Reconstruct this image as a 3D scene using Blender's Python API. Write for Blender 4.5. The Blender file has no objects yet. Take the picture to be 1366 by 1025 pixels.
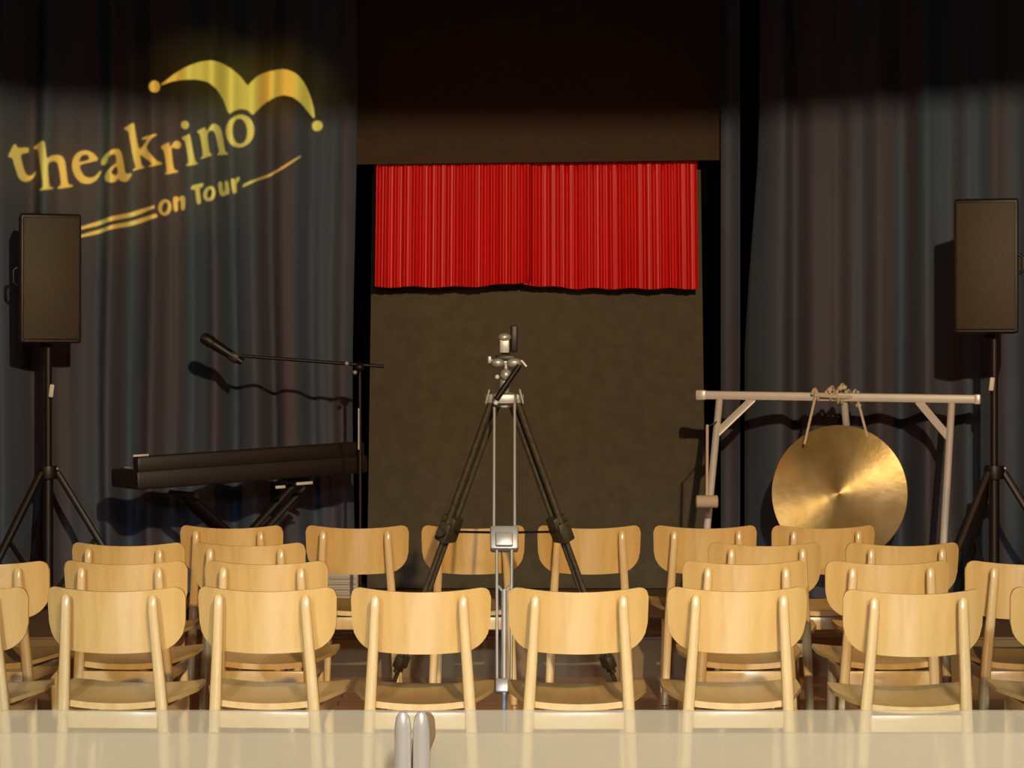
import bpy, bmesh, math, random
from mathutils import Vector, Matrix
random.seed(7)
PI = math.pi
scene = bpy.context.scene
COL = scene.collection
# ------------------------------------------------------------------ camera
F = 3357.0           # focal length in pixels of the 1366x1025 frame
CX, HY, H = 683.0, 469.0, 1.42
cam = bpy.data.cameras.new('camera'); cam.sensor_width = 36; cam.lens = 36*F/1366
cam.shift_y = (HY-512.5)/1366
cam.clip_end = 100
camo = bpy.data.objects.new('camera', cam); COL.objects.link(camo)
camo.location = (0, 0, H); camo.rotation_euler = (PI/2, 0, 0)
scene.camera = camo
def P(px, py, d):
    return Vector(((px-CX)/F*d, d, H-(py-HY)/F*d))
def X(px, d): return (px-CX)/F*d
def Zp(py, d): return H-(py-HY)/F*d

# ------------------------------------------------------------------ materials
def mat(name, color, rough=.6, metal=0, **kw):
    m = bpy.data.materials.new(name); m.use_nodes = True
    b = m.node_tree.nodes['Principled BSDF']
    b.inputs['Base Color'].default_value = (*color, 1)
    b.inputs['Roughness'].default_value = rough
    b.inputs['Metallic'].default_value = metal
    for k, v in kw.items(): b.inputs[k].default_value = v
    return m
def noise_mix(m, c1, c2, scale, stretch=(1,1,1), detail=3, lo=.35, hi=.65, coord='Object', rough=None, bump=0):
    nt = m.node_tree; b = nt.nodes['Principled BSDF']
    tc = nt.nodes.new('ShaderNodeTexCoord'); mp = nt.nodes.new('ShaderNodeMapping')
    mp.inputs['Scale'].default_value = stretch
    nz = nt.nodes.new('ShaderNodeTexNoise'); nz.inputs['Scale'].default_value = scale; nz.inputs['Detail'].default_value = detail
    cr = nt.nodes.new('ShaderNodeValToRGB')
    cr.color_ramp.elements[0].position = lo; cr.color_ramp.elements[0].color = (*c1, 1)
    cr.color_ramp.elements[1].position = hi; cr.color_ramp.elements[1].color = (*c2, 1)
    nt.links.new(tc.outputs[coord], mp.inputs[0]); nt.links.new(mp.outputs[0], nz.inputs['Vector'])
    nt.links.new(nz.outputs[0], cr.inputs[0]); nt.links.new(cr.outputs[0], b.inputs['Base Color'])
    if bump:
        bp = nt.nodes.new('ShaderNodeBump'); bp.inputs['Strength'].default_value = bump; bp.inputs['Distance'].default_value = .01
        nt.links.new(nz.outputs[0], bp.inputs['Height']); nt.links.new(bp.outputs[0], b.inputs['Normal'])
    return m
M = {}
M['wood'] = noise_mix(mat('beech_plywood', (.7,.4,.1), .32, **{'Coat Weight': .35, 'Coat Roughness': .25}), (.57,.335,.095), (.65,.405,.135), 3.0, (9, 1.2, 1.2), 3)
M['leg_wood'] = noise_mix(mat('beech_solid', (.7,.4,.1), .3, **{'Coat Weight': .5, 'Coat Roughness': .2}), (.62,.40,.15), (.70,.47,.19), 4.0, (6, 6, .8), 3)
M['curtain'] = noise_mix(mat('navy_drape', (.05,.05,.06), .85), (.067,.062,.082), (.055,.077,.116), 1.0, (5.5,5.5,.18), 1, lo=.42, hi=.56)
M['red'] = mat('red_satin', (.66,.005,.005), .45, **{'Sheen Weight': .1, 'Sheen Roughness': .4, 'Specular IOR Level': .4})
M['red'].node_tree.nodes['Principled BSDF'].inputs['Sheen Tint'].default_value = (1, .12, .2, 1)
M['olive'] = noise_mix(mat('olive_cloth', (.1,.07,.03), .9), (.078,.062,.036), (.097,.077,.046), 14, (1,1,1), 4, bump=.15)
M['header'] = noise_mix(mat('brown_cloth', (.05,.025,.01), .9), (.046,.024,.012), (.055,.029,.014), 20, (1,1,1), 3)
M['black'] = mat('black_drape', (.0015,.0015,.0015), .95, **{'Specular IOR Level': .05})
M['blackwall'] = mat('black_paint', (.006,.006,.006), .9, **{'Specular IOR Level': .1})
M['stage'] = noise_mix(mat('stage_boards', (.1,.06,.03), .55), (.17,.10,.042), (.22,.13,.06), 5, (1, 12, 1), 3)
M['riser'] = mat('stage_front', (.21,.145,.065), .8)
M['dkplastic'] = noise_mix(mat('speaker_shell', (.01,.008,.006), .5), (.009,.007,.006), (.014,.010,.008), 120, (1,1,1), 1)
M['grille'] = noise_mix(mat('speaker_grille', (.04,.028,.012), .65), (.034,.023,.011), (.046,.032,.016), 160, (1,1,1), 1)
M['dkmetal'] = mat('black_metal', (.012,.008,.006), .45, .3)
M['bronze'] = noise_mix(mat('dull_bronze_metal', (.06,.045,.022), .5, .4), (.05,.038,.018), (.085,.062,.03), 80, (1,1,1), 2)
M['silver'] = mat('satin_silver', (.42,.40,.37), .42, .5)
M['alu'] = mat('aluminium', (.74,.70,.66), .35, .3)
M['white'] = mat('white_plastic', (.6,.58,.54), .5)
M['rope'] = noise_mix(mat('cotton_rope', (.6,.5,.38), .9), (.5,.42,.3), (.66,.57,.44), 180)
M['felt'] = mat('cream_felt', (.52,.42,.28), .95)
M['stick'] = mat('pale_stick', (.55,.40,.28), .5)
M['greybox'] = mat('grey_paint', (.52,.48,.45), .6)
M['keys'] = mat('ivory_keys', (.6,.57,.5), .35)
M['steel'] = mat('polished_steel', (.72,.69,.66), .3, .25)
M['wedge'] = mat('brown_bracket', (.30,.20,.11), .5)
# wood floor with planks
def floor_mat():
    m = mat('oak_floor', (.2,.1,.04), .3, **{'Coat Weight': .3, 'Coat Roughness': .2})
    nt = m.node_tree; b = nt.nodes['Principled BSDF']
    tc = nt.nodes.new('ShaderNodeTexCoord'); br = nt.nodes.new('ShaderNodeTexBrick')
    br.inputs['Scale'].default_value = 1; br.inputs['Brick Width'].default_value = 1.4; br.inputs['Row Height'].default_value = .12
    br.inputs['Mortar Size'].default_value = .003
    br.inputs['Color1'].default_value = (.50,.28,.14,1); br.inputs['Color2'].default_value = (.58,.33,.17,1); br.inputs['Mortar'].default_value = (.16,.07,.03,1)
    nt.links.new(tc.outputs['Object'], br.inputs['Vector']); nt.links.new(br.outputs[0], b.inputs['Base Color'])
    return m
M['floor'] = floor_mat()
# hammered, lathe-turned brass: anisotropic highlight
def brass():
    m = mat('turned_brass', (.55,.37,.12), .42, .75, Anisotropic=.85, **{'Anisotropic Rotation': .25})
    nt = m.node_tree; b = nt.nodes['Principled BSDF']
    t = nt.nodes.new('ShaderNodeTangent'); t.direction_type = 'RADIAL'; t.axis = 'Z'
    nt.links.new(t.outputs[0], b.inputs['Tangent'])
    tc = nt.nodes.new('ShaderNodeTexCoord')
    nz = nt.nodes.new('ShaderNodeTexNoise'); nz.inputs['Scale'].default_value = 7; nz.inputs['Detail'].default_value = 4
    bp = nt.nodes.new('ShaderNodeBump'); bp.inputs['Strength'].default_value = .25; bp.inputs['Distance'].default_value = .01
    nt.links.new(tc.outputs['Object'], nz.inputs['Vector']); nt.links.new(nz.outputs[0], bp.inputs['Height']); nt.links.new(bp.outputs[0], b.inputs['Normal'])
    cr = nt.nodes.new('ShaderNodeValToRGB')
    cr.color_ramp.elements[0].position = .35; cr.color_ramp.elements[0].color = (.48,.33,.12,1)
    cr.color_ramp.elements[1].position = .7; cr.color_ramp.elements[1].color = (.62,.46,.22,1)
    nt.links.new(nz.outputs[0], cr.inputs[0]); nt.links.new(cr.outputs[0], b.inputs['Base Color'])
    return m
M['brass'] = brass()
def milky(alpha):
    m = bpy.data.materials.new('milky_glass'); m.use_nodes = True
    nt = m.node_tree; nt.nodes.clear()
    out = nt.nodes.new('ShaderNodeOutputMaterial'); mx = nt.nodes.new('ShaderNodeMixShader')
    tr = nt.nodes.new('ShaderNodeBsdfTransparent'); df = nt.nodes.new('ShaderNodeBsdfDiffuse')
    tr.inputs[0].default_value = (.97,.97,.95,1)
    df.inputs[0].default_value = (.80,.73,.58,1); mx.inputs[0].default_value = alpha
    nt.links.new(tr.outputs[0], mx.inputs[1]); nt.links.new(df.outputs[0], mx.inputs[2]); nt.links.new(mx.outputs[0], out.inputs[0])
    return m
M['glass'] = milky(.33)

# ------------------------------------------------------------------ mesh helpers
def box(bm, c, s, rot=None, bev=0, seg=2):
    r = bmesh.ops.create_cube(bm, size=1)
    vs = r['verts']
    mtx = Matrix.Translation(Vector(c)) @ (rot.to_4x4() if rot else Matrix.Identity(4)) @ Matrix.Diagonal((*s, 1))
    bmesh.ops.transform(bm, matrix=mtx, verts=vs)
    if bev:
        es = list({e for v in vs for e in v.link_edges})
        bmesh.ops.bevel(bm, geom=es, offset=bev, segments=seg, profile=.5, affect='EDGES')
def sweep(bm, pts, rad, n=10, power=2.0, side=None, cap=True):
    """tube through pts; rad = r | (rx, ry) | list of those; power>2 squares the section"""
    pts = [Vector(p) for p in pts]; k = len(pts)
    rads = rad if isinstance(rad, list) else [rad]*k
    rads = [r if isinstance(r, tuple) else (r, r) for r in rads]
    rings = []
    ref = Vector(side) if side else None
    for i, p in enumerate(pts):
        t = (pts[min(i+1, k-1)] - pts[max(i-1, 0)]).normalized()
        if ref is None:
            ref = Vector((1,0,0)) if abs(t.x) < .8 else Vector((0,1,0))
        u = (ref - t*ref.dot(t)).normalized(); v = t.cross(u); 
        if side is None: ref = u
        ring = []
        for j in range(n):
            a = 2*PI*j/n + PI/n
            c, s = math.cos(a), math.sin(a)
            e = 2.0/power
            cc = math.copysign(abs(c)**e, c); ss = math.copysign(abs(s)**e, s)
            ring.append(bm.verts.new(p + u*cc*rads[i][0] + v*ss*rads[i][1]))
        rings.append(ring)
    for a, b in zip(rings, rings[1:]):
        for j in range(n): bm.faces.new((a[j], a[(j+1)%n], b[(j+1)%n], b[j]))
    if cap:
        bm.faces.new(rings[0][::-1]); bm.faces.new(rings[-1])
def lathe(bm, prof, mtx=Matrix.Identity(4), n=32):
    rings = []
    for r, z in prof:
        if r < 1e-6: rings.append([bm.verts.new(mtx @ Vector((0,0,z)))])
        else: rings.append([bm.verts.new(mtx @ Vector((r*math.cos(2*PI*j/n), r*math.sin(2*PI*j/n), z))) for j in range(n)])
    for a, b in zip(rings, rings[1:]):
        for j in range(n):
            k = (j+1) % n
            if len(a) == 1 and len(b) == 1: continue
            if len(a) == 1: bm.faces.new((a[0], b[k], b[j]))
            elif len(b) == 1: bm.faces.new((a[j], a[k], b[0]))
            else: bm.faces.new((a[j], a[k], b[k], b[j]))
def ball(bm, c, r, sc=(1,1,1), n=16):
    prof = [(math.sin(PI*i/n)*r, -math.cos(PI*i/n)*r) for i in range(n+1)]
    lathe(bm, prof, Matrix.Translation(Vector(c)) @ Matrix.Diagonal((*sc, 1)), n=n)
def align(p, d):
    return Matrix.Translation(Vector(p)) @ Vector(d).to_track_quat('Z', 'Y').to_matrix().to_4x4()
def obj(name, bm, m, parent=None, smooth=True, angle=40):
    bmesh.ops.recalc_face_normals(bm, faces=bm.faces[:])
    me = bpy.data.meshes.new(name); bm.to_mesh(me); bm.free()
    me.materials.append(m)
    if smooth:
        me.polygons.foreach_set('use_smooth', [True]*len(me.polygons))
        try: me.set_sharp_from_angle(angle=math.radians(angle))
        except Exception: pass
    o = bpy.data.objects.new(name, me); COL.objects.link(o)
    if parent:
        o.parent = parent
        o.matrix_parent_inverse = Matrix.Identity(4)
    return o
def tag(o, label=None, cat=None, group=None, kind=None):
    if label: o['label'] = label
    if cat: o['category'] = cat
    if group: o['group'] = group
    if kind: o['kind'] = kind
    return o
def thing(name, label, cat, loc=(0,0,0), rotz=0, group=None):
    o = bpy.data.objects.new(name, None); COL.objects.link(o)
    o.empty_display_size = .1
    o.location = loc; o.rotation_euler = (0, 0, rotz)
    return tag(o, label, cat, group)
def NB(): return bmesh.new()
def recenter(o):
    """put a parentless mesh's origin at the base of its bounds"""
    vs = [v.co for v in o.data.vertices]
    mn = Vector([min(v[i] for v in vs) for i in range(3)]); mx = Vector([max(v[i] for v in vs) for i in range(3)])
    c = Vector(((mn.x+mx.x)/2, (mn.y+mx.y)/2, mn.z))
    o.data.transform(Matrix.Translation(-c)); o.location = c
    return o

# ------------------------------------------------------------------ the setting
SZ = .17; SY = 11.0                      # stage height, stage front edge
XW, YB, YF, ZC = 4.6, 14.6, -2.6, 4.7
def slab(name, c, s, m):
    bm = NB(); box(bm, c, s); return tag(recenter(obj(name, bm, m, smooth=False)), kind='structure')
slab('floor', (0, (YB+YF)/2, -.05), (2*XW+.2, YB-YF+.2, .1), M['floor'])
slab('ceiling', (0, (YB+YF)/2, ZC+.05), (2*XW+.2, YB-YF+.2, .1), M['blackwall'])
slab('wall_left', (-XW-.05, (YB+YF)/2, ZC/2), (.1, YB-YF, ZC), M['blackwall'])
slab('wall_right', (XW+.05, (YB+YF)/2, ZC/2), (.1, YB-YF, ZC), M['blackwall'])
slab('wall_back', (0, YB+.05, ZC/2), (2*XW+.2, .1, ZC), M['black'])
slab('wall_front', (0, YF-.05, ZC/2), (2*XW+.2, .1, ZC), M['blackwall'])
st = slab('floor_stage', (0, (SY+YB)/2, SZ/2), (2*XW, YB-SY, SZ), M['stage'])
slab('trim_1', (0, SY-.012, SZ/2-.004), (2*XW, .02, SZ-.008), M['riser'])      # the stage's front board
BLOCKER_Z = 3.408
slab('light_blocker', (0, 5.05, (BLOCKER_Z+ZC)/2), (2*XW, .1, ZC-BLOCKER_Z), M['blackwall'])  # unseen beam added to cut the key lamp's light high on the curtains

# ------------------------------------------------------------------ curtains
def drape(name, label, fn, s0, s1, z0, z1, ns, nz, m, thick=.006, cat='curtain', bottom=None, top=None):
    """fn(s, z) -> (x, y); s in [s0, s1]"""
    bm = NB(); rows = []
    for i in range(nz+1):
        row = []
        for j in range(ns+1):
            s = s0+(s1-s0)*j/ns
            zb = bottom(s) if bottom else z0
            zt = top(s) if top else z1
            z = zb+(zt-zb)*i/nz
            x, y = fn(s, z); row.append((x, y, z))
        rows.append(row)
    vf = [[bm.verts.new(p) for p in r] for r in rows]
    vb = [[bm.verts.new((p[0], p[1]+thick, p[2])) for p in r] for r in rows]
    for i in range(nz):
        for j in range(ns):
            bm.faces.new((vf[i][j], vf[i][j+1], vf[i+1][j+1], vf[i+1][j]))
            bm.faces.new((vb[i][j+1], vb[i][j], vb[i+1][j], vb[i+1][j+1]))
    for j in range(ns):
        bm.faces.new((vf[0][j+1], vf[0][j], vb[0][j], vb[0][j+1])); bm.faces.new((vf[nz][j], vf[nz][j+1], vb[nz][j+1], vb[nz][j]))
    for i in range(nz):
        bm.faces.new((vf[i][0], vf[i+1][0], vb[i+1][0], vb[i][0])); bm.faces.new((vf[i+1][ns], vf[i][ns], vb[i][ns], vb[i+1][ns]))
    o = recenter(obj(name, bm, m, angle=80))
    if label: tag(o, label, cat)
    return o
def folds(s, seed, amp):
    r = random.Random(seed); v = 0
    for k, a in ((19, .35), (27, 1.0), (38, .7), (61, .3)):
        v += a*math.sin(k*s + r.uniform(0, 6.28) + .6*math.sin(3.1*s + r.uniform(0, 6)))
    return amp*v/1.6
# plane of the left drape: y grows towards the inner end
LY = lambda x: 12.85 - (-.78 - x)*.34 if x < -.78 else 12.85
RY = lambda x: 12.9 - (x - 1.06)*.50 if x > 1.06 else 12.9
def left_fn(s, z):
    k = .5+.5*min(1, max(0, (2.9-z)/2.0))
    return s + .012*math.sin(2*z+s*5), LY(s) + folds(s, 3, .085*k)
xl = X(474, 12.85)
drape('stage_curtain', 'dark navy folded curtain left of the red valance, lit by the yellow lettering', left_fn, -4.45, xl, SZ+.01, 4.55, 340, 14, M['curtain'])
gx0 = X(1013, 12.85)
def right_fn(s, z):
    e = max(0, min(1, (2.5-z)/1.0))
    x = s - .07*e*max(0, 1-(s-gx0)/.2)**2
    k = .5+.5*min(1, max(0, (2.9-z)/2.0))
    return x, RY(x) + folds(s, 11, .085*k)
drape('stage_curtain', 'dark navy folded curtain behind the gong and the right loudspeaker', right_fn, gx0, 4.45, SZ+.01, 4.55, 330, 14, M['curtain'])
def strip_fn(s, z):
    return s, 12.86 + .045*math.sin((s-1.06)*34)
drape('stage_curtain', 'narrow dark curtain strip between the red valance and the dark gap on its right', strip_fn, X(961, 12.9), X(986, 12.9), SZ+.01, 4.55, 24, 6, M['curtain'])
# header over the opening
bm = NB(); box(bm, ((X(468,12.98)+X(980,12.98))/2, 12.98, (2.395+ZC)/2), (X(980,12.98)-X(468,12.98), .04, ZC-2.395), Matrix.Rotation(-.012, 3, 'Y'))
hd = tag(recenter(obj('header_board', bm, M['header'], smooth=False)), 'brown cloth header board spanning above the red valance', 'header board')
# olive backdrop
def back_fn(s, z):
    f = 0
    return s, 13.22 + .004*math.sin(9*s+z)
def edge_fn(s, z):
    t = (s-X(496,13.22))/(X(938,13.22)-X(496,13.22))
    w = (2.3-z)*.014
    return s + w*(2*t-1), 13.22 + .004*math.sin(7*s+1.3*z)
drape('backdrop', 'plain olive brown cloth backdrop hanging below the red valance', edge_fn, X(497,13.22), X(935,13.22), SZ+.005, 2.5, 40, 10, M['olive'], cat='backdrop', thick=.012)
# red valance: two overlapping pleated panels
def pleat(s, k, ph): 
    a = math.sin(k*s+ph+.9*math.sin(5.3*s)); return .5*a + .22*math.sin(2.07*k*s+1.1) + .35*math.sin(.31*k*s+ph)
VD = 13.02
def val(name, label, xa, xb, hem, dy, seed):
    k = 2*PI*26/(X(703,VD)-X(500,VD))
    def fn(s, z):
        t = (z-1.7)/.7
        flare = (2.41-z)*.012*((s-X(716,VD))/.8)
        return s+flare, VD+dy + .027*pleat(s, k*.62, seed)*(.55+.45*(1-t))
    drape(name, label, fn, xa, xb, 0, 0, 320, 8, M['red'], bottom=hem, top=lambda s: 2.412+.012*s+.004*math.sin(k*.62*s), cat='curtain', thick=.004)
def hemL(s):
    px = CX + s*F/VD; return Zp(383 + 1*math.sin(px/9) - 7*max(0, (px-600)/103)**2, VD)
def hemR(s):
    px = CX + s*F/VD; return Zp(380+1.0*math.sin(px/8) + 5*min(1, max(0,(px-700)/70)), VD)
val('red_curtain', 'left half of the pleated red valance, hem rising at the middle', X(502,VD), X(708,VD), hemL, 0, .4)
val('red_curtain', 'right half of the pleated red valance above the backdrop', X(698,VD), X(930,VD), hemR, .03, 1.7)

# ------------------------------------------------------------------ chairs
def backrest_bm():
    bm = NB(); nx, nzz = 36, 8; w, z0, z1 = .21, .534, .72; rt, rb = .034, .075
    F_, B_ = [], []
    for i in range(nx+1):
        u = -1+2*i/nx; u = math.sin(u*PI/2)*.5+u*.5 if abs(u) < 1 else u
        x = u*w; e = w-abs(x)
        top = z1 + .002 - (rt - math.sqrt(max(0, rt*rt-(rt-e)**2)) if e < rt else 0) - .014*(1-u*u)
        bot = z0 - .012*(1-u*u) + (rb - math.sqrt(max(0, rb*rb-(rb-e)**2)) if e < rb else 0)
        if top-bot < .06: top, bot = max(top, bot+.03), bot
        a, b = [], []
        for j in range(nzz+1):
            z = bot+(top-bot)*j/nzz
            xx = x*(1-.03*(z1-z)/.2)
            y = -.052+.030*(z1-z)/.2*1.0 + .072*u*u
            a.append(bm.verts.new((xx, y-.006, z))); b.append(bm.verts.new((xx, y+.006, z)))
        F_.append(a); B_.append(b)
    for i in range(nx):
        for j in range(nzz):
            bm.faces.new((F_[i][j], F_[i+1][j], F_[i+1][j+1], F_[i][j+1])); bm.faces.new((B_[i+1][j], B_[i][j], B_[i][j+1], B_[i+1][j+1]))
        for j in (0, nzz):
            bm.faces.new((F_[i][j], B_[i][j], B_[i+1][j], F_[i+1][j]))
    for i in (0, nx):
        for j in range(nzz): bm.faces.new((F_[i][j], F_[i][j+1], B_[i][j+1], B_[i][j]))
    return bm
def seat_bm():
    bm = NB(); ns, nu = 24, 20; T, Bm = [], []
    for i in range(ns+1):
        s = i/ns; y = -.012+.385*s
        hw = .150+.062*min(1, s/.55)**.8
        e = 1-s
        if e < .14: hw -= .055*(1-math.sqrt(max(0, 1-((.14-e)/.14)**2)))
        a, b = [], []
        for j in range(nu+1):
            u = -1+2*j/nu; x = hw*u
            z = .372+.018*s + .012*u*u - .010*math.sin(PI*min(1, s*1.15))*(1-u*u) - (.010*((.10-e)/.10)**2 if e < .10 else 0)
            a.append(bm.verts.new((x, y, z))); b.append(bm.verts.new((x, y, z-.013-(.006 if i == 0 else 0))))
        T.append(a); Bm.append(b)
    for i in range(ns):
        for j in range(nu):
            bm.faces.new((T[i][j], T[i][j+1], T[i+1][j+1], T[i+1][j])); bm.faces.new((Bm[i][j+1], Bm[i][j], Bm[i+1][j], Bm[i+1][j+1]))
        for j in (0, nu): bm.faces.new((T[i][j], T[i+1][j], Bm[i+1][j], Bm[i][j]))
    for i in (0, ns):
        for j in range(nu): bm.faces.new((T[i][j], T[i][j+1], Bm[i][j+1], Bm[i][j]))
    return bm
def make_chair():
    t = thing('wooden_chair', 'x', 'chair')
    obj('seat', seat_bm(), M['wood'], t)
    obj('backrest', backrest_bm(), M['wood'], t)
    for sx in (-1, 1):
        bm = NB()
        pts = [(sx*.129, -.071, .700), (sx*.1295, -.0725, .694), (sx*.130, -.0715, .66), (sx*.136, -.056, .56), (sx*.146, -.030, .40), (sx*.152, -.018, .30), (sx*.160, -.030, .12), (sx*.166, -.045, 0)]
        sweep(bm, pts, [(.008,.006), (.0135,.010), (.0145,.012), (.0155,.014), (.0175,.017), (.0175,.017), (.016,.016), (.0145,.0145)], n=12, power=3, side=(1,0,0))
        tag(obj('rear_leg', bm, M['leg_wood'], t))
        bm = NB()
        sweep(bm, [(sx*.140, .318, .372), (sx*.145, .322, .2), (sx*.152, .330, 0)], [(.0165,.0165), (.0155,.0155), (.0135,.0135)], n=12, power=3, side=(1,0,0))
        obj('front_leg', bm, M['leg_wood'], t)
        bm = NB(); box(bm, (sx*.1455, .145, .335), (.018, .32, .045), Matrix.Rotation(-sx*.02, 3, 'Z'), .003)
        obj('side_rail', bm, M['leg_wood'], t)
    bm = NB(); box(bm, (0, -.020, .325), (.268, .016, .05), None, .003); obj('rear_rail', bm, M['leg_wood'], t)
    bm = NB(); box(bm, (0, .318, .342), (.25, .016, .042), None, .003); obj('front_rail', bm, M['leg_wood'], t)
    return t
proto = make_chair(); proto_used = False
def place_chair(px, d, rz, label, group, sc=1.0):
    global proto_used
    if not proto_used: o = proto; proto_used = True
    else:
        o = proto.copy(); COL.objects.link(o)
        for ch in list(proto.children):
            c = ch.copy(); COL.objects.link(c); c.parent = o
    o.location = (X(px, d), d, 0); o.rotation_euler = (0, 0, math.radians(rz)); o.scale = (1, 1, 1)
    o['label'] = label; o['group'] = group
GA, GB, GC, GD = ['wooden chairs in the %s row' % s for s in ('front', 'second', 'third', 'back')]
W = 'varnished beech school chair '
FR = 'beech chair in the front row by the glass, '
A = [(-57, 7.5, -4, FR+'cut off by the left photo edge'),
     (153, 7.5, -4, FR+'third to the left of the tripod'),
     (355, 7.5, -4, FR+'second to the left of the tripod'),
     (561, 7.48, -1, FR+'behind the steel rods'),
     (772, 7.48, 0, FR+'directly right of the tripod'),
     (984, 7.5, 0, FR+'second to the right of the tripod'),
     (1220, 7.42, 1, FR+'third to the right of the tripod'),
     (1443, 7.5, 2, FR+'cut off by the right photo edge')]
for a in A: place_chair(*a, GA)
SR = 'beech chair of the second row, '
for a in [(-18, 8.44, -6, SR+'cut off by the left photo edge'),
          (166, 8.44, -3, SR+'second from the left photo edge'),
          (354, 8.44, -3, SR+'last before the gap left of the tripod'),
          (994, 8.44, 0, SR+'first after the gap right of the tripod'),
          (1185, 8.44, 1, SR+'second to the right of the tripod gap'),
          (1372, 8.44, 1, SR+'in front of the right loudspeaker stand')]: place_chair(*a, GB)
TR = 'beech chair of the third row, '
for a in [(170, 9.24, -2, TR+'just below the left end of the electric piano'),
          (331, 9.24, -2, TR+'last before the gap left of the tripod'),
          (1021, 9.24, 0, TR+'first after the gap right of the tripod'),
          (1205, 9.24, 2, TR+'meeting the right post of the gong stand')]: place_chair(*a, GC)
BR = 'beech chair of the back row, '
for a in [(308, 10.15, -2, BR+'leftmost, below the electric piano'),
          (476, 10.15, -1, BR+'second from the left, below the microphone stand'),
          (631, 10.15, 0, BR+'behind the left tripod leg, striped by shadow'),
          (786, 10.15, 0, BR+'behind the right tripod leg'),
          (941, 10.15, 0, BR+'below the left post of the gong stand'),
          (1099, 10.15, 1, BR+'rightmost, covering the lower edge of the gong')]: place_chair(*a, GD)

# ------------------------------------------------------------------ tripod
T0 = Vector((X(673, 8.95), 8.95, 0))
tp = thing('camera_tripod', 'tall twin-tube camera tripod standing in the gap between the chairs', 'tripod', T0)
def tz(py, d=8.95): return Zp(py, d)
zs = tz(532)
def leg(ang, m_up, m_rod, name, front=False):
    root = bpy.data.objects.new(name, None); COL.objects.link(root); root.parent = tp
    dirv = Vector((math.sin(ang), -math.cos(ang), 0)); tan = Vector((math.cos(ang), math.sin(ang), 0))
    R = .56
    def at(t, off=0): return dirv*(.035+(R-.035)*t) + Vector((0,0,zs*(1-t))) + tan*off
    return root, at, dirv, tan
def child(name, bm, m, parent): return obj(name, bm, m, parent)
for ang, front in ((0, True), (math.radians(121), False), (math.radians(-121), False)):
    dirv = Vector((math.sin(ang), -math.cos(ang), 0)); tan = Vector((math.cos(ang), math.sin(ang), 0))
    R = .56
    def at(t, off=0.0): return dirv*(.035+(R-.035)*t) + Vector((0, 0, zs*(1-t))) + tan*off
    mu = M['silver'] if front else M['bronze']
    tm = .385
    lg = bpy.data.objects.new('tripod_leg', None); COL.objects.link(lg); lg.parent = tp
    w = .036 if front else .024
    bm = NB()
    for s in (-1, 1): sweep(bm, [at(0, s*w), at(tm, s*w)], .0055 if front else .0125, n=10)
    child('upper_tubes', bm, mu, lg)
    bm = NB()
    q = Matrix((tan, (at(1)-at(0)).normalized().cross(tan), (at(1)-at(0)).normalized())).transposed()
    box(bm, at(tm), (.098 if front else .085, .05, .085 if front else .075), q, .008)
    if front:
        box(bm, at(tm)-dirv*0+Vector((0,-.03,0)), (.06, .03, .05), q, .005)
    else:
        sweep(bm, [at(tm, .03)-Vector((0,.02,0)), at(tm, .06)-Vector((0,.02,0))], .014)
        box(bm, at(tm-.03), (.06, .06, .04), q, .006)
    child('leg_clamp', bm, M['silver'] if front else M['bronze'], lg)
    bm = NB()
    if front:
        for s in (-1, 1): sweep(bm, [at(tm, s*.026), at(.76, s*.024)], .0055, n=10)
        sweep(bm, [at(.52), at(.77)], .0105, n=10)
        sweep(bm, [at(.51, -.02), at(.53, 0), at(.51, .02)], .006)
    else:
        for s in (-1, 1): sweep(bm, [at(tm, s*.014), at(.80, s*.014)], .010, n=10)
    child('lower_tubes', bm, mu, lg)
    bm = NB()
    box(bm, at(.77), (.06, .035, .05), q, .008)
    child('leg_brace', bm, mu, lg)
    bm = NB(); sweep(bm, [at(.76), at(.99)], .0085, n=10); lathe(bm, [(0, 0), (.02, 0), (.02, .012), (.01, .02), (0, .02)], Matrix.Translation(at(.992)*1.0 - Vector((0,0,at(.992).z))), n=16)
    child('spike', bm, mu, lg)
    bm = NB(); a0 = Vector((0, 0, at(tm).z+.005)); sweep(bm, [a0, at(tm)], .0045, n=8)
    child('spreader_arm', bm, M['dkmetal'], lg)
bm = NB(); lathe(bm, [(0, -.012), (.02, -.012), (.02, .012), (0, .012)], Matrix.Translation((0, 0, zs*(1-.385)+.004)), n=16)
child('spreader_hub', bm, M['dkmetal'], tp)
# shoulder and head (flat on to the camera)
bm = NB()
lathe(bm, [(0, zs-.03), (.025, zs-.03), (.045, zs-.01), (.045, zs+.012), (.03, zs+.022), (0, zs+.022)], n=24)
for a in (0, 121, -121):
    a = math.radians(a); d_ = Vector((math.sin(a), -math.cos(a), 0)); t_ = Vector((math.cos(a), math.sin(a), 0))
    box(bm, d_*.045+Vector((0,0,zs)), (.075, .03, .034), Matrix.Rotation(a, 3, 'Z'), .006)
child('shoulder', bm, M['silver'], tp)
bm = NB()
bm.free()
for s in (-1, 1):
    bm = NB(); box(bm, (s*.060, -.02, zs+.008), (.008, .02, .055), Matrix.Rotation(-s*.25, 3, 'Y'), .004)
    child('leg_lock', bm, M['silver'], tp)
zb = tz(500)
bm = NB(); ball(bm, (0.005, -.02, zb), .021); sweep(bm, [(.005, -.01, zb), (.005, -.01, tz(485))], .008)
sweep(bm, [(0, 0, zs+.02), (0, 0, zb)], .018)
child('ball_joint', bm, M['silver'], tp)
bm = NB(); zt = tz(484)
ball(bm, (-.024, -.02, zt), .017, (1.4, 1, .95)); ball(bm, (.034, -.02, zt), .018, (1.5, 1, .95))
box(bm, (.005, 0, zt+.002), (.10, .04, .018), None, .005)
child('tilt_plate', bm, M['silver'], tp)
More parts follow.
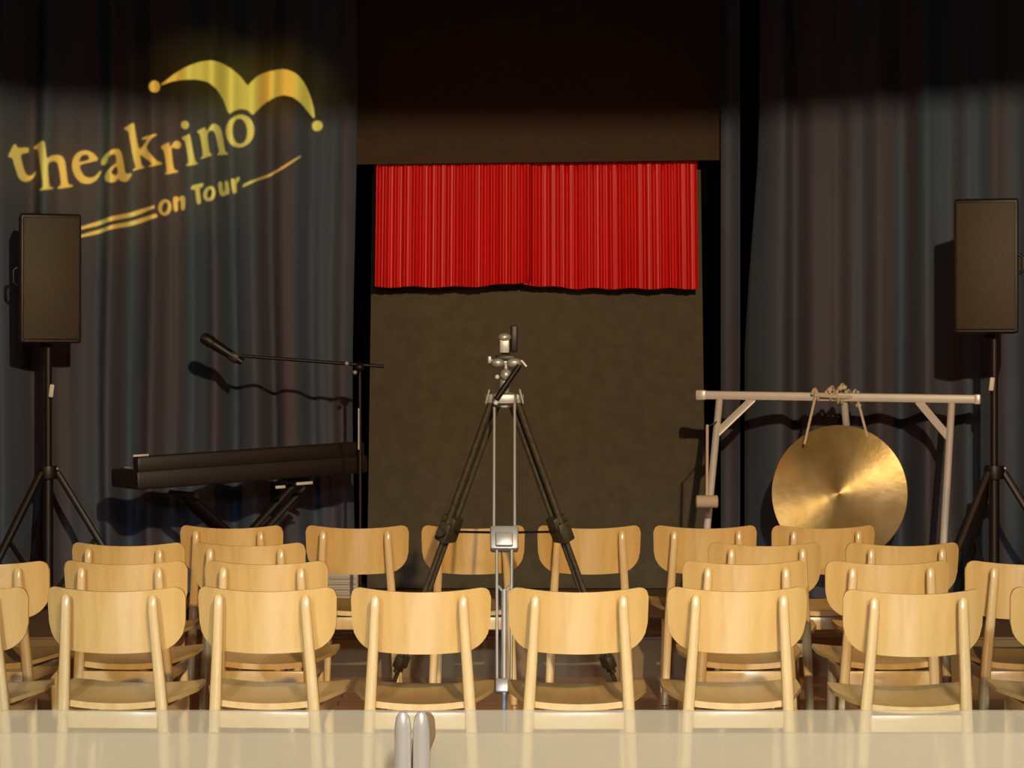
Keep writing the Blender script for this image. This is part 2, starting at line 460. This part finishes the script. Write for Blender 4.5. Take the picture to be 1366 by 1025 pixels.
bm = NB(); box(bm, (-.053, -.01, tz(480)), (.014, .02, .026), None, .004); sweep(bm, [(-.053, 0, tz(480)), (-.02, 0, zt)], .005)
child('tilt_knob', bm, M['silver'], tp)
bm = NB(); sweep(bm, [(.045, -.01, zt+.006), (.062, -.012, zt+.006), (.078, -.012, zt-.014)], .006)
child('lock_lever', bm, M['silver'], tp)
bm = NB(); sweep(bm, [(.052, -.03, tz(488)), (-.028, -.075, tz(532))], .0105, n=12)
ph = child('pan_handle', bm, M['dkmetal'], tp)
bm = NB(); ball(bm, (-.030, -.078, tz(537)), .0085); child('handle_tip', bm, M['white'], ph)
bm = NB(); box(bm, (0.0, -.02, tz(540)), (.026, .02, .022), None, .004); child('column_clamp', bm, M['silver'], tp)
bm = NB(); ball(bm, (-.026, -.02, tz(503)), .0085); child('side_knob', bm, M['white'], tp)
bm = NB(); box(bm, (0.004, .0, (tz(452)+tz(472))/2), (.036, .05, tz(452)-tz(472)+.004), None, .006)
box(bm, (0.004, .0, tz(478)), (.07, .05, .022), None, .005)
child('mounting_block', bm, M['dkmetal'], tp)
bm = NB(); box(bm, (.000, -.03, (tz(450)+tz(471))/2), (.034, .014, tz(450)-tz(471)), None, .003)
ball(bm, (.000, -.03, tz(450)), .024, (1, .8, .62)); 
child('camera_plate', bm, M['silver'], tp)
bm = NB(); box(bm, (.034, .012, (tz(434)+tz(470))/2), (.026, .03, tz(434)-tz(470)), None, .006); child('dark_block', bm, M['dkmetal'], tp)  # plain dark block beside the head

# ------------------------------------------------------------------ loudspeakers on stands
def speaker(px, py_t, py_b, d, yaw, label):
    zt_, zb_ = Zp(py_t, d), Zp(py_b, d); h = zt_-zb_
    t = thing('loudspeaker', label, 'loudspeaker', (X(px, d), d+.12, zb_), yaw, 'loudspeakers on tripod stands')
    bm = NB(); w, dp = .292, .27
    # body tapers to the rear
    vs = []
    for y, k in ((-dp/2, 1), (dp/2, .68)):
        for x, z in ((-1, 0), (1, 0), (1, h), (-1, h)): vs.append(bm.verts.new((x*w/2*k, y, z)))
    for f in ((0,1,2,3), (7,6,5,4), (0,4,5,1), (1,5,6,2), (2,6,7,3), (3,7,4,0)): bm.faces.new([vs[i] for i in f])
    bmesh.ops.bevel(bm, geom=bm.edges[:], offset=.012, segments=3, profile=.5, affect='EDGES')
    obj('shell', bm, M['dkplastic'], t)
    bm = NB(); box(bm, (0, -dp/2-.004, h/2), (w-.03, .016, h-.035), None, .006); 
    obj('grille', bm, M['grille'], t)
    bm = NB(); box(bm, (0, -dp/2-.006, .010), (w-.04, .012, .008), None, .002); obj('lower_lip', bm, M['grille'], t)
    bm = NB(); lathe(bm, [(0,-.02), (.026,-.02), (.026, .004), (0, .004)], n=20); obj('pole_socket', bm, M['dkmetal'], t)
    bm = NB()
    for sx in (-1, 1): sweep(bm, [(sx*.131, .0, h*.45), (sx*.150, .0, h*.47), (sx*.150, .0, h*.57), (sx*.131, .0, h*.59)], .008)
    obj('handle', bm, M['dkmetal'], t)
    return t, zb_
def stand(px, d, ztop, label, yaw, tagpx, tagpy):
    x0 = X(px, d)
    t = thing('speaker_stand', label, 'speaker stand', (x0, d+.12, SZ), 0, 'black tripod speaker stands')
    zh = Zp(632, d)-SZ; H_ = ztop-SZ-.021
    bm = NB(); sweep(bm, [(0,0,zh-.5), (0,0,H_)], .0175, n=16); obj('pole', bm, M['dkmetal'], t)
    bm = NB(); sweep(bm, [(0,0,.10), (0,0,zh+.03)], .024, n=16)
    for j in range(3): pass
    lathe(bm, [(0,zh-.03), (.045,zh-.03), (.05, zh), (.045,zh+.03), (0,zh+.03)], n=20)
    obj('hub', bm, M['dkmetal'], t)
    bm = NB(); lathe(bm, [(0, .095), (.035,.095), (.035,.14), (0,.14)], n=20); obj('sliding_collar', bm, M['dkmetal'], t)
    for k in range(3):
        a = yaw + k*2*PI/3; dv = Vector((math.sin(a), -math.cos(a), 0))
        bm = NB(); sweep(bm, [dv*.045+Vector((0,0,zh)), dv*.47+Vector((0,0,.022))], (.016, .013), n=8, power=4)
        lg = obj('leg', bm, M['dkmetal'], t)
        bm = NB(); ball(bm, dv*.475+Vector((0,0,.018)), .018); obj('rubber_foot', bm, M['dkmetal'], lg)
        bm = NB(); sweep(bm, [dv*.033+Vector((0,0,.115)), dv*.24+Vector((0,0,.022+(zh-.022)*.541))], (.011,.006), n=8, power=4)
        obj('brace', bm, M['dkmetal'], t)
    bm = NB(); box(bm, (X(tagpx,d)-x0, -.03, Zp(tagpy,d)-SZ), (.022, .012, .062), Matrix.Rotation(.12, 3, 'Y'), .005); tg = obj('cable_tag', bm, M['white'], t); tag(tg, 'white cable tag')
    bm = NB(); sweep(bm, [(.03, -.012, zh+.012), (.05, -.012, zh+.02)], .008); obj('locking_knob', bm, M['silver'], t)
s1, zb1 = speaker(54, 285, 458, 11.75, math.radians(22), 'black loudspeaker at the left photo edge, below the start of the yellow lettering')
stand(58, 11.75, zb1, 'black tripod stand carrying the left loudspeaker', math.radians(200), 64, 522)
s2, zb2 = speaker(1327, 265, 445, 11.3, math.radians(-18), 'black loudspeaker at the right photo edge, right of the gong')
stand(1333, 11.3, zb2, 'black tripod stand carrying the right loudspeaker beside the gong', math.radians(190), 1328, 513)

# ------------------------------------------------------------------ gong and its frame
TH = math.radians(17); GD_ = 12.05
n_ = Vector((-math.sin(TH), -math.cos(TH), 0)); e_ = Vector((math.cos(TH), -math.sin(TH), 0)); UP = Vector((0,0,1))
bar_c = P(1117, 530, GD_)
gs = thing('gong_stand', 'pale metal gong stand with crossbar and splayed legs, left of the right loudspeaker', 'gong stand', (bar_c.x, bar_c.y, SZ))
def G(a, b, z): return e_*a + n_*b + Vector((0, 0, z-SZ))     # along bar, forward, height
roll = .010
bz = bar_c.z
def bp(a, b=0, dz=0): return G(a, b, bz - a*roll + dz)
q = Matrix((e_, n_, UP)).transposed()
bm = NB(); sweep(bm, [bp(-.665), bp(.665)], .0215, n=12, power=5, side=(0,0,1)); 
obj('crossbar', bm, M['alu'], gs)
bm = NB(); box(bm, bp(-.665), (.05, .05, .05), q, .008); obj('end_cap', bm, M['alu'], gs)
bm = NB(); box(bm, bp(.665), (.03, .048, .048), q, .006); obj('end_cap', bm, M['alu'], gs)
drop = bz-SZ
for s in (-1, .945):
    bm = NB(); top = bp(s*.575, .0, -.015); bot = G(s*.575, .46, SZ+.014)
    sweep(bm, [top, bot], .0175, n=16); lgo = obj('leg', bm, M['alu'], gs)
    bm = NB(); lathe(bm, [(0,0), (.026,0), (.026,.02), (.018,.035), (0,.035)], Matrix.Translation(G(s*.575, .46, SZ)), n=16); obj('rubber_foot', bm, M['dkmetal'], lgo)
    bm = NB(); a = bp(s*.41, .004, -.015); b = top.lerp(bot, .17); sweep(bm, [a, b], (.019, .006), n=8, power=5, side=tuple(e_)); obj('corner_brace', bm, M['alu'], gs)
bm = NB(); sweep(bm, [bp(.03, -.01, -.01), G(.05, -.44, SZ+.014)], .0175, n=16); lgo = obj('rear_leg', bm, M['alu'], gs)
bm = NB(); lathe(bm, [(0,0), (.026,0), (.026,.02), (.018,.035), (0,.035)], Matrix.Translation(G(.05, -.44, SZ)), n=16); obj('rubber_foot', bm, M['dkmetal'], lgo)
# gong disc
R = .325
gc = P(1121, 658, GD_) + n_*.035
gg = thing('gong', 'large round brass gong hanging on white ropes from the metal stand', 'gong', (gc.x, gc.y, gc.z-R))
bm = NB()
prof = []
for i in range(41):
    r = R*i/40; t = i/40
    z = .012*(1-t*t)
    if t < .17: z += .006*(1-(t/.17)**2)**1
    prof.append((r, z))
prof += [(R+.002, -.004), (R+.001, -.010), (R-.012, -.032), (R-.016, -.031), (R-.006, -.008), (R-.012, -.004)]
for i in range(20, -1, -1):
    r = (R-.014)*i/20; prof.append((r, .012*(1-(i/20)**2)-.005))
lathe(bm, prof, n=96)
gd = obj('disc', bm, M['brass'], gg, angle=50)
gd.location = (0, 0, R); gd.rotation_euler = (n_+Vector((0,0,.05))).to_track_quat('Z', 'Y').to_euler()
def gl(p): return Vector(p) - Vector((gc.x, gc.y, gc.z-R))
for (px0, py0, px1, py1, kx) in ((1073, 593, 1089, 530, 1), (1157, 583, 1145, 532, 1)):
    a = P(px0, py0, GD_-.06); b = P(px1, py1, GD_)+n_*.03; tb = P(px1, py1-8, GD_)
    bm = NB(); sweep(bm, [gl(a)-n_*.01*0, gl(a.lerp(b, .5)), gl(b), gl(tb+n_*.012+UP*.004), gl(tb-n_*.012+UP*.004), gl(P(px1, py1+3, GD_)-n_*.03)], .0065, n=8)
    obj('hanging_rope', bm, M['rope'], gg)
bm = NB()
rr = random.Random(4)
for (px, py, s) in ((1089, 527, 1.0), (1112, 525, 1.1), (1121, 529, 1.2), (1126, 521, 1.0), (1116, 531, .9), (1134, 529, 1.0), (1143, 529, 1.0), (1106, 528, .8)):
    c = gl(P(px, py, GD_))
    pts = []
    for k in range(13):
        a = 2*PI*k/12; pts.append(c + UP*math.sin(a)*.030*s + n_*math.cos(a)*.030 + e_*(k/12-.5)*.03)
    sweep(bm, pts, .007, n=8)
sweep(bm, [gl(P(1088, 527, GD_)+n_*.034), gl(P(1110, 529, GD_)+n_*.038), gl(P(1130, 530, GD_)+n_*.038), gl(P(1148, 529, GD_)+n_*.034)], .009, n=8)
for (px, py) in ((1108, 520), (1122, 518), (1127, 517), (1146, 541)): ball(bm, gl(P(px, py, GD_)+n_*.02), .012, (1.2, 1, 1), n=10)
obj('rope_knot', bm, M['rope'], gg)
# mallet leaning at the left post
ml = thing('gong_mallet', 'gong mallet with cream head hanging head down beside the left gong stand post', 'mallet', P(943, 678, 11.72))
ml0 = P(943, 678, 11.72)
bm = NB(); sweep(bm, [P(943, 672, 11.72)-ml0, P(943.5, 567, 11.8)-ml0], .0075, n=10); obj('stick', bm, M['stick'], ml)
bm = NB(); cz = Zp(669.5, 11.72)-ml0.z; sweep(bm, [(-.052, 0, cz), (-.048, 0, cz), (.048, 0, cz), (.052, 0, cz)], [.022, .030, .030, .022], n=20); obj('head', bm, M['felt'], ml)
bm = NB(); pa = P(943.5, 570, 11.8)-ml0
sweep(bm, [pa, (bar_c + e_*(-.575) + n_*.06 + UP*-.12) - ml0, (bar_c + e_*(-.575) + UP*(-.02)) - ml0], .003, n=6); obj('hanging_loop', bm, M['dkmetal'], ml)

# ------------------------------------------------------------------ keyboard, stand, microphone
ka, kb = P(165, 634, 11.55), P(471, 612, 12.2)
kx = (kb-ka); kl = kx.length; kx.normalize(); ky = Vector((0,0,1)).cross(kx).normalized(); kz = kx.cross(ky)
kb_c = (ka+kb)/2
kt = thing('electric_piano', 'long black electric piano on a stand, left of the backdrop', 'keyboard', kb_c-kz*.075)
kq = Matrix((kx, ky, kz)).transposed()
bm = NB(); box(bm, (0,0,.075), (1,1,1), Matrix.Identity(3)); bm.free()
bm = NB(); box(bm, kz*.055, (kl, .30, .085), kq, .012); obj('body', bm, M['dkplastic'], kt)
bm = NB(); box(bm, kz*.125-ky*.11, (kl*.985, .06, .075), kq, .012); obj('back_panel', bm, M['dkplastic'], kt)
bm = NB(); box(bm, kz*.1005+ky*.07, (kl*.9, .12, .008), kq, .002); obj('keys', bm, M['keys'], kt)
bm = NB(); box(bm, kz*.168-ky*.13-kx*(kl/2-.03), (.075, .012, .010), kq, .002); obj('edge_strip', bm, M['white'], kt)
for (px, py, w_) in ((374, 650, .05), (406, 645, .085)):
    bm = NB(); c = P(px, py, 11.72)-(kb_c-kz*.075); box(bm, c, (w_, .012, .014), kq, .003); obj('cable_plug', bm, M['white'], kt)
ksx = thing('keyboard_stand', 'black folding stand under the electric piano', 'keyboard stand', (kb_c.x, kb_c.y, SZ))
kh = kb_c.z-.075-SZ-.01
for s in (-1, 1):
    for yy in (-1, 1):
        bm = NB(); o_ = ky*.06*yy
        sweep(bm, [kx*(-s*.34)+o_*1+Vector((0,0,.02)), kx*(s*.30)+o_+Vector((0,0,kh-.03))], (.016,.012), n=8, power=4); obj('leg', bm, M['dkmetal'], ksx)
for s in (-1, 1):
    bm = NB(); sweep(bm, [kx*(s*.30)-ky*.14+Vector((0,0,kh-.012+s*.30*kx.z)), kx*(s*.30)+ky*.14+Vector((0,0,kh-.012+s*.30*kx.z))], .014, n=8); obj('support_bar', bm, M['dkmetal'], ksx)
    bm = NB(); sweep(bm, [kx*(s*.34)-ky*.18+Vector((0,0,.016)), kx*(s*.34)+ky*.18+Vector((0,0,.016))], .016, n=8); obj('foot_bar', bm, M['dkmetal'], ksx)
MD = 11.95
mb = P(481, 700, MD); mb.z = SZ
ms = thing('microphone_stand', 'thin black boom microphone stand at the left edge of the backdrop', 'microphone stand', mb)
def ml_(px, py, d=MD): return P(px, py, d)-mb
bm = NB(); sweep(bm, [(0,0,.02), ml_(480, 495)], .0085, n=10); obj('pole', bm, M['dkmetal'], ms)
bm = NB(); lathe(bm, [(0,0), (.13,0), (.13,.012), (.05,.022), (.014,.03), (0,.03)], n=32); obj('base', bm, M['dkmetal'], ms)
bm = NB(); sweep(bm, [ml_(512, 489), ml_(470, 486), ml_(322, 475)], .008, n=10); obj('boom', bm, M['dkmetal'], ms)
bm = NB(); ball(bm, ml_(480, 490)-Vector((0,.01,0)), .022); obj('boom_clutch', bm, M['dkmetal'], ms)
bm = NB(); ball(bm, ml_(463, 485)-Vector((0,.02,0)), .011); ball(bm, ml_(474, 497)-Vector((0,.025,0)), .011); obj('clamp_screw', bm, M['silver'], ms)
bm = NB(); sweep(bm, [ml_(478.5, 545, MD-.01), ml_(478.5, 600, MD-.01)], .004, n=8); obj('reflective_strip', bm, M['greybox'], ms)
bm = NB(); box(bm, ml_(312, 477), (.05, .04, .045), Matrix.Rotation(.6, 3, 'Y'), .008); obj('microphone_clip', bm, M['dkmetal'], ms)
mc = P(296, 466, MD)
mi = thing('microphone', 'black microphone pointing up left on the end of the boom arm', 'microphone', mc)
ax = (P(266, 450, MD)-P(316, 482, MD)).normalized(); M_ = align((0,0,0), ax)
bm = NB(); lathe(bm, [(0,-.115), (.017,-.115), (.022,-.05), (.026,.02), (.026,.045), (0,.045)], M_, n=20); obj('handle', bm, M['dkmetal'], mi)
bm = NB(); lathe(bm, [(0,.04), (.024,.045), (.029,.06), (.029,.09), (.024,.108), (.010,.116), (0,.117)], M_, n=20); obj('windscreen', bm, M['dkmetal'], mi)
# grey box on the stage
gb0 = P(452, 780, 12.45)
bm = NB(); bw, bh, bd = .19, Zp(764, 12.45)-SZ, .25
gbx = thing('equipment_box', 'small pale grey ribbed box on the stage, glimpsed between chairs below the microphone stand', 'box', (gb0.x, 12.55, SZ))
box(bm, (0,0,bh/2), (bw, bd, bh), None, .006); obj('case', bm, M['greybox'], gbx)
bm = NB()
for k in range(5): box(bm, (0, -bd/2-.004, bh*(.16+.17*k)), (bw*.94, .012, bh*.07), None, .002)
box(bm, (-bw*.3, -bd/2-.004, bh/2), (.012, .014, bh*.9), None, .002)
obj('front_ribs', bm, M['greybox'], gbx)

# ------------------------------------------------------------------ glass barrier by the camera
gz = 1.1325
def dz(py): return (H-gz)*F/(py-HY)
db, df = dz(948.5), dz(978.5)
gl_t = thing('glass_barrier', 'low milky glass barrier with two panes across the bottom of the view', 'glass barrier', (0, (db+df)/2, 0))
yc = (db+df)/2
for d_ in (db, df):
    bm = NB(); box(bm, (0, d_-yc, (gz+.04)/2), (2.6, .008, gz-.04), None)
    obj('pane', bm, M['glass'], gl_t, smooth=False)
bm = NB(); box(bm, (0, 0, .03), (2.6, db-df+.06, .06), None, .004); obj('base_rail', bm, M['steel'], gl_t)
dr = 1.845
for px in (537.5, 562):
    xr = X(px, dr); zt_ = Zp(949.5, dr)
    bm = NB(); lathe(bm, [(0, .05), (.0062,.05), (.0062, zt_-.012), (.0050, zt_-.004), (.0028, zt_-.0006), (0, zt_)], Matrix.Translation((xr, dr-yc, 0)), n=24)
    lathe(bm, [(0,.0), (.02,.0), (.02,.055), (0,.055)], Matrix.Translation((xr, dr-yc, 0)), n=24)
    obj('post', bm, M['steel'], gl_t)
bm = NB()
wp = [(548,1030),(552,960),(562,951),(574,950),(580,958),(581.5,982),(575,1000),(567,1010),(566,1030)]
f0 = [bm.verts.new(P(a,b,dr+.012)-Vector((0,yc,0))) for a,b in wp]; f1 = [bm.verts.new(P(a,b,dr+.020)-Vector((0,yc,0))) for a,b in wp]
bm.faces.new(f0); bm.faces.new(f1[::-1])
for i in range(len(wp)):
    j = (i+1) % len(wp); bm.faces.new((f0[i], f0[j], f1[j], f1[i]))
bmesh.ops.bevel(bm, geom=bm.edges[:], offset=.001, segments=2, affect='EDGES')
obj('clamp_bracket', bm, M['wedge'], gl_t)

# ------------------------------------------------------------------ logo projector: a lamp shining through a cut-out plate
def tr(pts, ox, oy, k): return [(ox+x*k, oy+y*k) for x, y in pts]
def smooth(pts, it=2):
    for _ in range(it):
        q_ = []
        for i in range(len(pts)):
            a, b = pts[i], pts[(i+1) % len(pts)]
            q_.append((a[0]*.8+b[0]*.2, a[1]*.8+b[1]*.2)); q_.append((a[0]*.2+b[0]*.8, a[1]*.2+b[1]*.8))
        pts = q_
    return pts
def ell(cx, cy, rx, ry, tilt=0, n=40):
    c, s = math.cos(tilt), math.sin(tilt)
    return [(cx+rx*math.cos(2*PI*i/n)*c-ry*math.sin(2*PI*i/n)*s, cy+rx*math.cos(2*PI*i/n)*s+ry*math.sin(2*PI*i/n)*c) for i in range(n)]
ka_ = .1025; kc_ = .1098; ke_ = .183; kd_ = .1684
S = []
S.append([tr([(105,470),(180,315),(215,320),(225,365),(375,345),(380,410),(265,440),(290,560),(330,680),(370,715),(410,715),(440,690),(465,655),(475,690),(430,750),(360,795),(290,790),(245,750),(200,630),(160,490),(115,495)], 0,160,ka_)])
S.append([tr([(445,340),(540,280),(570,280),(585,350),(605,520),(660,475),(740,455),(800,470),(840,520),(855,600),(885,850),(945,850),(950,870),(750,900),(745,880),(800,855),(770,640),(750,570),(720,540),(660,545),(615,590),(640,880),(690,885),(690,905),(510,925),(515,905),(560,880),(530,650),(500,400),(490,375),(450,370)], 0,160,ka_)])
S.append([tr([(1310,655),(1320,670),(1270,770),(1200,820),(1120,835),(1040,810),(975,740),(935,620),(945,520),(990,440),(1060,400),(1140,395),(1220,430),(1270,490),(1275,520),(1220,540),(1035,580),(1045,650),(1090,725),(1160,755),(1240,735)], 0,160,ka_),
          tr([(1030,550),(1035,510),(1060,465),(1110,445),(1155,460),(1165,510),(1130,530)], 0,160,ka_)])
S.append([tr([(440,680),(445,620),(500,540),(580,490),(670,480),(705,530),(730,650),(750,780),(775,800),(830,780),(840,800),(800,870),(750,905),(690,895),(660,865),(620,915),(550,925),(500,900),(485,840),(510,770),(580,710),(640,665),(630,570),(610,550),(560,560),(525,600),(515,660),(480,690)], 90,150,ka_),
          tr([(645,700),(660,800),(620,835),(575,815),(565,780),(590,740)], 90,150,ka_)])
S.append([tr([(740,220),(735,205),(850,125),(870,140),(890,280),(932,495),(1000,420),(1040,350),(970,355),(975,325),(1160,285),(1165,300),(1090,345),(1010,465),(1150,640),(1230,660),(1225,685),(1060,720),(1055,700),(1100,685),(1075,650),(955,545),(943,550),(965,700),(1000,700),(1000,720),(850,755),(850,740),(895,710),(860,600),(810,330),(795,235)], 90,150,ka_)])
S.append([tr([(130,600),(225,545),(235,555),(245,610),(290,540),(330,525),(375,550),(380,590),(350,625),(300,620),(265,600),(260,650),(290,885),(345,890),(340,910),(180,940),(180,925),(210,905),(170,640),(140,630)], 200,130,kc_)])
S.append([tr([(385,490),(480,435),(490,460),(550,780),(580,790),(578,808),(440,830),(440,815),(475,790),(430,520),(395,505)], 200,130,kc_)])
S.append([tr(ell(427,330,48,50), 200,130,kc_)])
S.append([tr([(570,410),(660,365),(675,375),(685,425),(740,340),(790,325),(850,360),(875,420),(915,660),(950,670),(945,685),(820,710),(815,690),(845,680),(800,470),(780,420),(740,405),(690,440),(720,690),(745,700),(745,715),(620,750),(615,735),(650,715),(610,450),(585,430)], 200,130,kc_)])
S.append([tr(ell(1095,407,172,198), 200,130,kc_), tr(ell(1092,410,88,156,-.08), 200,130,kc_)])
nS = len(S)
S.append([tr([(130,235),(240,150),(340,90),(430,65),(510,62),(590,80),(660,120),(720,180),(765,245),(766,245),(830,180),(900,140),(980,122),(1050,125),(1120,155),(1180,220),(1220,300),(1250,400),(1258,475),(1247,475),(1215,440),(1160,375),(1100,330),(1030,312),(960,325),(900,360),(850,410),(805,460),(790,450),(770,425),(720,410),(670,420),(635,445),(620,420),(590,340),(540,270),(470,215),(390,193),(300,195),(200,215),(140,240)], 190,70,ke_)])
S.append([tr(ell(87,253,41,43), 190,70,ke_)]); S.append([tr(ell(1275,533,38,38), 190,70,ke_)])
S.append([tr([(118,798),(1075,527),(1085,585),(118,852)], 95,220,ka_)])
S.append([tr([(118,905),(1100,640),(1130,680),(1090,705),(118,953)], 95,220,ka_)])
S.append([tr(ell(177,458,52,66,.25), 190,200,kd_), tr(ell(178,457,22,42,.25), 190,200,kd_)])
S.append([tr([(240,378),(275,366),(284,388),(305,364),(330,362),(340,385),(338,470),(306,480),(303,402),(292,397),(280,412),(282,485),(250,493)], 190,200,kd_)])
S.append([tr([(385,300),(400,275),(485,262),(478,295),(450,300),(466,425),(432,432),(420,305),(390,312)], 190,200,kd_)])
S.append([tr(ell(530,352,47,60,.2), 190,200,kd_), tr(ell(530,352,18,36,.2), 190,200,kd_)])
S.append([tr([(597,260),(630,250),(638,325),(646,332),(655,322),(650,245),(680,238),(692,345),(664,350),(657,360),(632,370),(608,355)], 190,200,kd_)])
S.append([tr([(700,225),(728,220),(735,237),(752,210),(768,212),(772,238),(744,262),(750,335),(718,342)], 190,200,kd_)])
S.append([tr([(790,300),(800,270),(900,235),(1000,190),(1100,140),(1200,80),(1250,48),(1260,52),(1200,95),(1100,160),(1000,208),(900,250),(820,290)], 190,200,kd_)])
S = [[smooth(c, 2 if i < nS or i in (nS,) else 1) for c in sh] for i, sh in enumerate(S)]
def spans(sh, y):
    xs = []
    for c in sh:
        for i in range(len(c)):
            (x0, y0), (x1, y1) = c[i], c[(i+1) % len(c)]
            if (y0 <= y) != (y1 <= y): xs.append(x0+(y-y0)*(x1-x0)/(y1-y0))
    xs.sort(); return [(xs[i], xs[i+1]) for i in range(0, len(xs)-1, 2)]
L0 = Vector((.35, -.5, 2.35))                       # lamp of the logo projector
pa_, pb_ = Vector((X(0, 12.2), LY(X(0, 12.2)), 0)), Vector((X(470, 12.8), LY(X(470, 12.8)), 0))
pn = (pb_-pa_).cross(UP).normalized()
def on_wall(px, py):
    o = Vector((0, 0, H)); d = Vector(((px-CX)/F, 1, -(py-HY)/F))
    return o + d*((pa_-o).dot(pn)/d.dot(pn))
aim = (on_wall(222, 200)-L0).normalized()
PD = .5
def on_plate(px, py):
    d = on_wall(px, py)-L0; return d*(PD/d.dot(aim))
proj = thing('logo_projector', 'black lamp housing behind the camera throwing the yellow lettering onto the curtain', 'projector', L0)
bm = NB(); x0, x1 = -330, 780
def quad(xa, xb, ya, yb):
    bm.faces.new([bm.verts.new(on_plate(*p)) for p in ((xa,ya),(xb,ya),(xb,yb),(xa,yb))])
quad(x0, x1, -330, 70); quad(x0, x1, 330, 730)
step = .5; y = 70.0
while y < 330:
    iv = sorted(s for sh in S for s in spans(sh, y+step/2)); mg = []
    for a, b in iv:
        if mg and a <= mg[-1][1]: mg[-1][1] = max(mg[-1][1], b)
        else: mg.append([a, b])
    c = x0
    for a, b in mg: quad(c, a, y, y+step); c = b
    quad(c, x1, y, y+step); y += step
me = bpy.data.meshes.new('gobo_plate'); bm.to_mesh(me); bm.free(); me.materials.append(M['black'])
go = bpy.data.objects.new('gobo_plate', me); COL.objects.link(go); go.parent = proj
rim = bpy.data.meshes
bm = NB()
lathe(bm, [(.075,-.06), (.085,-.06), (.085,.60), (.075,.60), (.075,-.06)], align((0,0,0), aim), n=32)
obj('housing', bm, M['dkmetal'], proj)
bm = NB(); sweep(bm, [(0,0,.08), (0,0,ZC-L0.z)], .015); obj('hanger', bm, M['dkmetal'], proj)

# ------------------------------------------------------------------ lights
def spot(name, loc, target, energy, color, radius, cone, blend, parent=None):
    l = bpy.data.lights.new(name, 'SPOT'); l.energy = energy; l.color = color; l.shadow_soft_size = radius
    l.spot_size = math.radians(cone); l.spot_blend = blend
    o = bpy.data.objects.new(name, l); COL.objects.link(o); o.location = loc
    o.rotation_euler = (Vector(target)-Vector(loc)).to_track_quat('-Z', 'Y').to_euler(); return o
spot('logo_lamp', L0, on_wall(222, 200), 56000, (1, .56, .05), .0003, 9.6, .05)
spot('logo_lamp_halo', L0, on_wall(222, 200), 7000, (1, .56, .05), .008, 9.6, .05)
KEY = Vector((1.1, 0, H+2.5))
spot('key_lamp', KEY, (-.3, 12.3, 2.4), 3050, (1, .765, .46), .06, 47, .75)
for x in (-1.5, 0, 1.5):
    spot('front_row_fill', (x, 1.0, 2.25), (x*1.05, 5.6, 0), 1550, (.62, .78, 1), .10, 42, 1.0)  # added cool spots that pale the front row, no such lamps known
spot('barrier_fill', (.5, -1.2, 3.6), (0, 2.0, .6), 570, (1, .95, .82), .15, 40, .6)  # added to brighten the glass barrier and its posts, no known source
def area(name, loc, target, sx, sy, energy, color):
    l = bpy.data.lights.new(name, 'AREA'); l.shape = 'RECTANGLE'; l.size = sx; l.size_y = sy; l.energy = energy; l.color = color
    o = bpy.data.objects.new(name, l); COL.objects.link(o); o.location = loc
    o.rotation_euler = (Vector(target)-Vector(loc)).to_track_quat('-Z', 'Y').to_euler(); return o
area('hall_fill', (0, -1.4, 4.25), (0, 11, .5), 3.2, .5, 110, (1, .80, .55))  # added soft fill that lifts the shadows, no real ceiling panel
for sx in (-1, 1):
    spot('amber_fill', (sx*4.2, 8.8, 2.2), (-sx*.9, 12.7, .5), 90, (1, .34, .12), .15, 60, .9)  # added side fill that browns the shaded curtain folds
w = bpy.data.worlds.new('world'); scene.world = w; w.use_nodes = True
w.node_tree.nodes['Background'].inputs[0].default_value = (.012,.010,.008,1)
vs = scene.view_settings
vs.view_transform = 'Standard'; vs.look = 'None'; vs.gamma = 1; vs.use_curve_mapping = False; vs.exposure = 0
